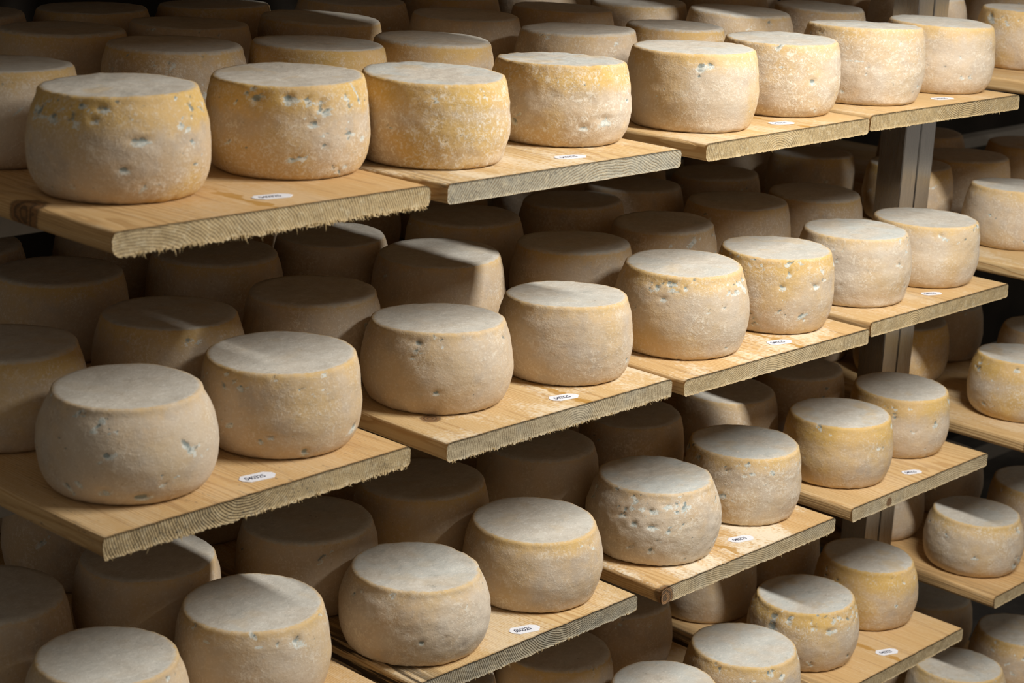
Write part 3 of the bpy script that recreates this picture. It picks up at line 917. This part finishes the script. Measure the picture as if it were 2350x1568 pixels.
# gold, flake, spot, cool and how each front cheese looks
FRONT = {
    'A1L0': (0.95, 0.45, 0.70, 0.3, 'big orange-tan cheese with blue-grey pits, top shelf, front left corner'),
    'A1R0': (0.90, 0.60, 0.60, 0.2, 'orange-tan cheese with white scars, front right on the first top-shelf board'),
    'A2L0': (1.00, 0.90, 0.10, 0.9, 'cheese with wide yellow collar and white flecks, front left on the grey top-shelf board'),
    'A2R0': (0.90, 0.90, 0.25, 0.9, 'yellow-topped cheese with a dented whitish flank, front right on the grey top-shelf board'),
    'A3L0': (0.60, 0.40, 0.15, 0.8, 'smooth tan cheese with grey flat top, front left on third top-shelf board'),
    'A3R0': (0.50, 0.90, 0.20, 0.7, 'whitish flecked cheese by the gap, front right on third top-shelf board'),
    'A4L0': (0.50, 0.65, 0.25, 0.8, 'pale cheese with a dark horizontal crack, front left on fourth top-shelf board'),
    'A4R0': (0.50, 0.45, 0.20, 0.6, 'peach-coloured cheese in front of the steel post top, front right of top shelf'),
    'A5L0': (0.90, 0.35, 0.45, 0.5, 'golden cheese cut by the right edge at the top shelf, right of the post'),
    'B1L0': (0.25, 0.15, 0.35, 0.1, 'large pinkish-beige cheese with dark patch near its base, second shelf, front left corner'),
    'B1R0': (0.40, 0.20, 0.40, 0.2, 'beige cheese with grey scars low on its flank, front right on first second-shelf board'),
    'B2L0': (0.30, 0.35, 0.20, 0.3, 'beige cheese with golden rim beside the dark knot, second shelf, second board'),
    'B2R0': (0.40, 0.45, 0.10, 0.5, 'evenly dusted tan cheese behind the label 040325, second shelf, second board'),
    'B3L0': (0.60, 0.40, 0.55, 0.6, 'tall round-shouldered cheese with blue mould under its rim, second shelf, third board'),
    'B3R0': (0.80, 0.45, 0.65, 0.5, 'golden cheese with big blue-white pits, front right on third second-shelf board'),
    'B4L0': (0.40, 0.50, 0.35, 1.0, 'greyish cheese with bluish top, front left on fourth second-shelf board'),
    'B4R0': (0.50, 0.40, 0.25, 0.5, 'pale pinkish cheese beside the steel post, front right on fourth second-shelf board'),
    'B5L0': (0.50, 0.40, 0.15, 0.5, 'golden-rimmed cheese cut by the right edge at the second shelf, right of the post'),
    'C1L0': (0.35, 0.40, 0.40, 0.4, 'cheese cut by the bottom edge at the lower left corner, only its upper half showing'),
    'C1R0': (0.45, 0.35, 0.40, 0.4, 'tan cheese with blue streak on its rim, third shelf, right neighbour of the corner cheese'),
    'C2L0': (0.35, 0.60, 0.20, 0.7, 'round pinkish cheese on the black-stained board, third shelf, front left'),
    'C2R0': (0.50, 0.35, 0.05, 0.3, 'smooth cheese with yellow ring behind label 050325, third shelf'),
    'C3L0': (0.30, 0.55, 0.65, 1.0, 'heavily pitted grey-white cheese over the hollow board corner, third shelf'),
    'C3R0': (0.60, 0.70, 0.65, 0.9, 'grey-topped cheese with orange collar and mould, front right on third third-shelf board'),
    'C4L0': (1.00, 0.25, 0.15, 0.3, 'yellow cheese with pale top, front left on fourth third-shelf board'),
    'C4R0': (0.85, 0.20, 0.35, 0.3, 'yellowish cheese with green-black dots beside the post, third shelf right end'),
    'C5L0': (1.00, 0.45, 0.55, 0.8, 'mottled yellow cheese cut by the right edge at the third shelf'),
    'D3L0': (0.40, 0.40, 0.30, 0.8, 'cheese cut by the bottom edge, only its pale top showing, lower middle'),
    'D3R0': (0.60, 0.45, 0.60, 0.8, 'grey-topped speckled cheese cut by the bottom edge, left of the mottled yellow one'),
    'D4L0': (0.90, 0.50, 0.65, 0.9, 'mottled yellow cheese with dark dented flank, fourth shelf, front left'),
    'D4R0': (1.00, 0.30, 0.20, 0.3, 'tall yellow cheese on the fourth shelf, front right by the resin streak'),
    'D5L0': (0.60, 0.55, 0.40, 0.6, 'cheese half in shadow with small pits on the orange-brown board, lower right'),
    'E5L0': (0.60, 0.40, 0.20, 0.7, 'pale-topped cheese at the bottom right, half shaded, cut by the bottom edge'),
    'E5R0': (0.70, 0.40, 0.45, 0.6, 'golden cheese with blue spots at the bottom right corner'),
    'C5R0': (0.40, 0.30, 0.20, 0.3, 'brownish cheese at the right edge peeking over the mottled yellow one, third shelf'),
    'D5R0': (0.60, 0.30, 0.30, 0.3, 'shaded cheese at the right edge behind the half-shadowed one, fourth shelf'),
}
FRONT.update({
    'A1L1': (0.55, 0.45, 0.45, 0.3, 'flecked tan cheese cut by the left edge, behind the big corner cheese, top shelf'),
    'A1R1': (0.50, 0.60, 0.75, 0.3, 'blue-pitted scarred cheese in the second row, first board of the top shelf'),
    'A2L1': (0.85, 0.40, 0.10, 0.6, 'golden-collared shaded cheese behind the two front cheeses, top shelf, second board left'),
    'A2R1': (0.65, 0.30, 0.05, 0.4, 'smooth honey-coloured cheese in the second row, grey top-shelf board, right'),
    'A3L1': (0.25, 0.60, 0.50, 0.4, 'grey-speckled cheese in the second row, third board of the top shelf, left'),
    'A3R1': (0.55, 0.30, 0.05, 0.4, 'yellowish low-looking cheese in the second row, third board of the top shelf, right'),
    'A4L1': (0.35, 0.40, 0.20, 0.5, 'second-row cheese with white rim on its left, fourth board of the top shelf'),
    'A4R1': (0.30, 0.55, 0.20, 0.4, 'second-row cheese left of the steel post, fourth board of the top shelf, right'),
    'B1L1': (0.70, 0.20, 0.20, 0.1, 'orange-rimmed shaded cheese at the left edge behind the pinkish corner cheese, second shelf'),
    'B2R1': (0.35, 0.25, 0.10, 0.3, 'shaded cheese with bright crescent on its right side, second row, second shelf'),
    'B3R1': (0.25, 0.35, 0.65, 0.4, 'cheese with dark pits round its rim, second row, second shelf, third board right'),
    'B5L1': (0.70, 0.25, 0.15, 0.5, 'brightly lit peach cheese half hidden by the steel post, second shelf'),
    'C5L1': (0.95, 0.35, 0.30, 0.6, 'yellow cheese half hidden by the steel post, third shelf'),
    'D5L1': (0.40, 0.30, 0.10, 0.4, 'pinkish cheese half hidden by the steel post, fourth shelf'),
    'C1R1': (0.30, 0.25, 0.15, 0.2, 'dark cheese with a narrow light stripe under the left frayed board, third shelf'),
    'C2R1': (0.50, 0.20, 0.35, 0.2, 'shaded cheese with green-black rim spot under the second frayed board, third shelf'),
    'D4L1': (0.45, 0.30, 0.45, 0.5, 'cheese half in light under the hollow board corner, fourth shelf, second row'),
})
ROW_WORD = {'1': 'second row', '2': 'third row', '3': 'fourth row'}
COL_SHORT = {'1': 'first board from left', '2': 'second board from left', '3': 'third board from left', '4': 'fourth board from left',
             '5': 'first board right of post', '6': 'second board right of post'}

for key in sorted(CHEESES):
    x, y, r, h, rt = CHEESES[key]
    seed = sum(ord(c) * (17 * i + 3) for i, c in enumerate(key))
    rnd = random.Random(seed)
    side = 'left' if key[2] == 'L' else 'right'
    if key in FRONT:
        g, fl, sp, co, lab = FRONT[key]
    else:
        g, fl, sp, co = rnd.uniform(0.15, 0.6), rnd.uniform(0.15, 0.5), rnd.uniform(0.05, 0.3), rnd.uniform(0.2, 0.6)
        lab = 'shaded cheese on the %s shelf, %s, %s, %s column' % (SHELF_WORD[key[0]], COL_SHORT[key[1]], ROW_WORD[key[3]], side)
    hero = key[3] == '0'
    v, f, at = cheese_mesh(key, r, h, rt, seed, hero, sp, {'C3L0': 2.3, 'A2R0': 2.2, 'C2L0': 1.8, 'A4L0': 1.8}.get(key, 0.8 + fl))
    o = link_mesh('cheese_wheel', v, f, RIND, attrs=at)
    o.location = (x, y, SHELF_Z[key[0]] + ZOFF.get(key[:2], 0.0))
    o['gold'], o['flake'], o['spot'], o['cool'] = g, fl, sp, co
    o['pale'] = {'B4L0': 0.85, 'B4R0': 0.75, 'C3L0': 0.9, 'A3R0': 0.5, 'A4L0': 0.7, 'B1L0': 0.6, 'C2L0': 0.8, 'C3R0': 0.5, 'B2R0': 0.4,
                 'A2L0': 0.1, 'C4L0': 0.0, 'D4R0': 0.0, 'B3R0': 0.05, 'A1L0': 0.1, 'A1R0': 0.05}.get(key, rnd.uniform(0.0, 0.5))
    tag(o, lab, 'cheese', '%s row cheeses on the %s shelf' % ('front' if hero else 'back', SHELF_WORD[key[0]]))
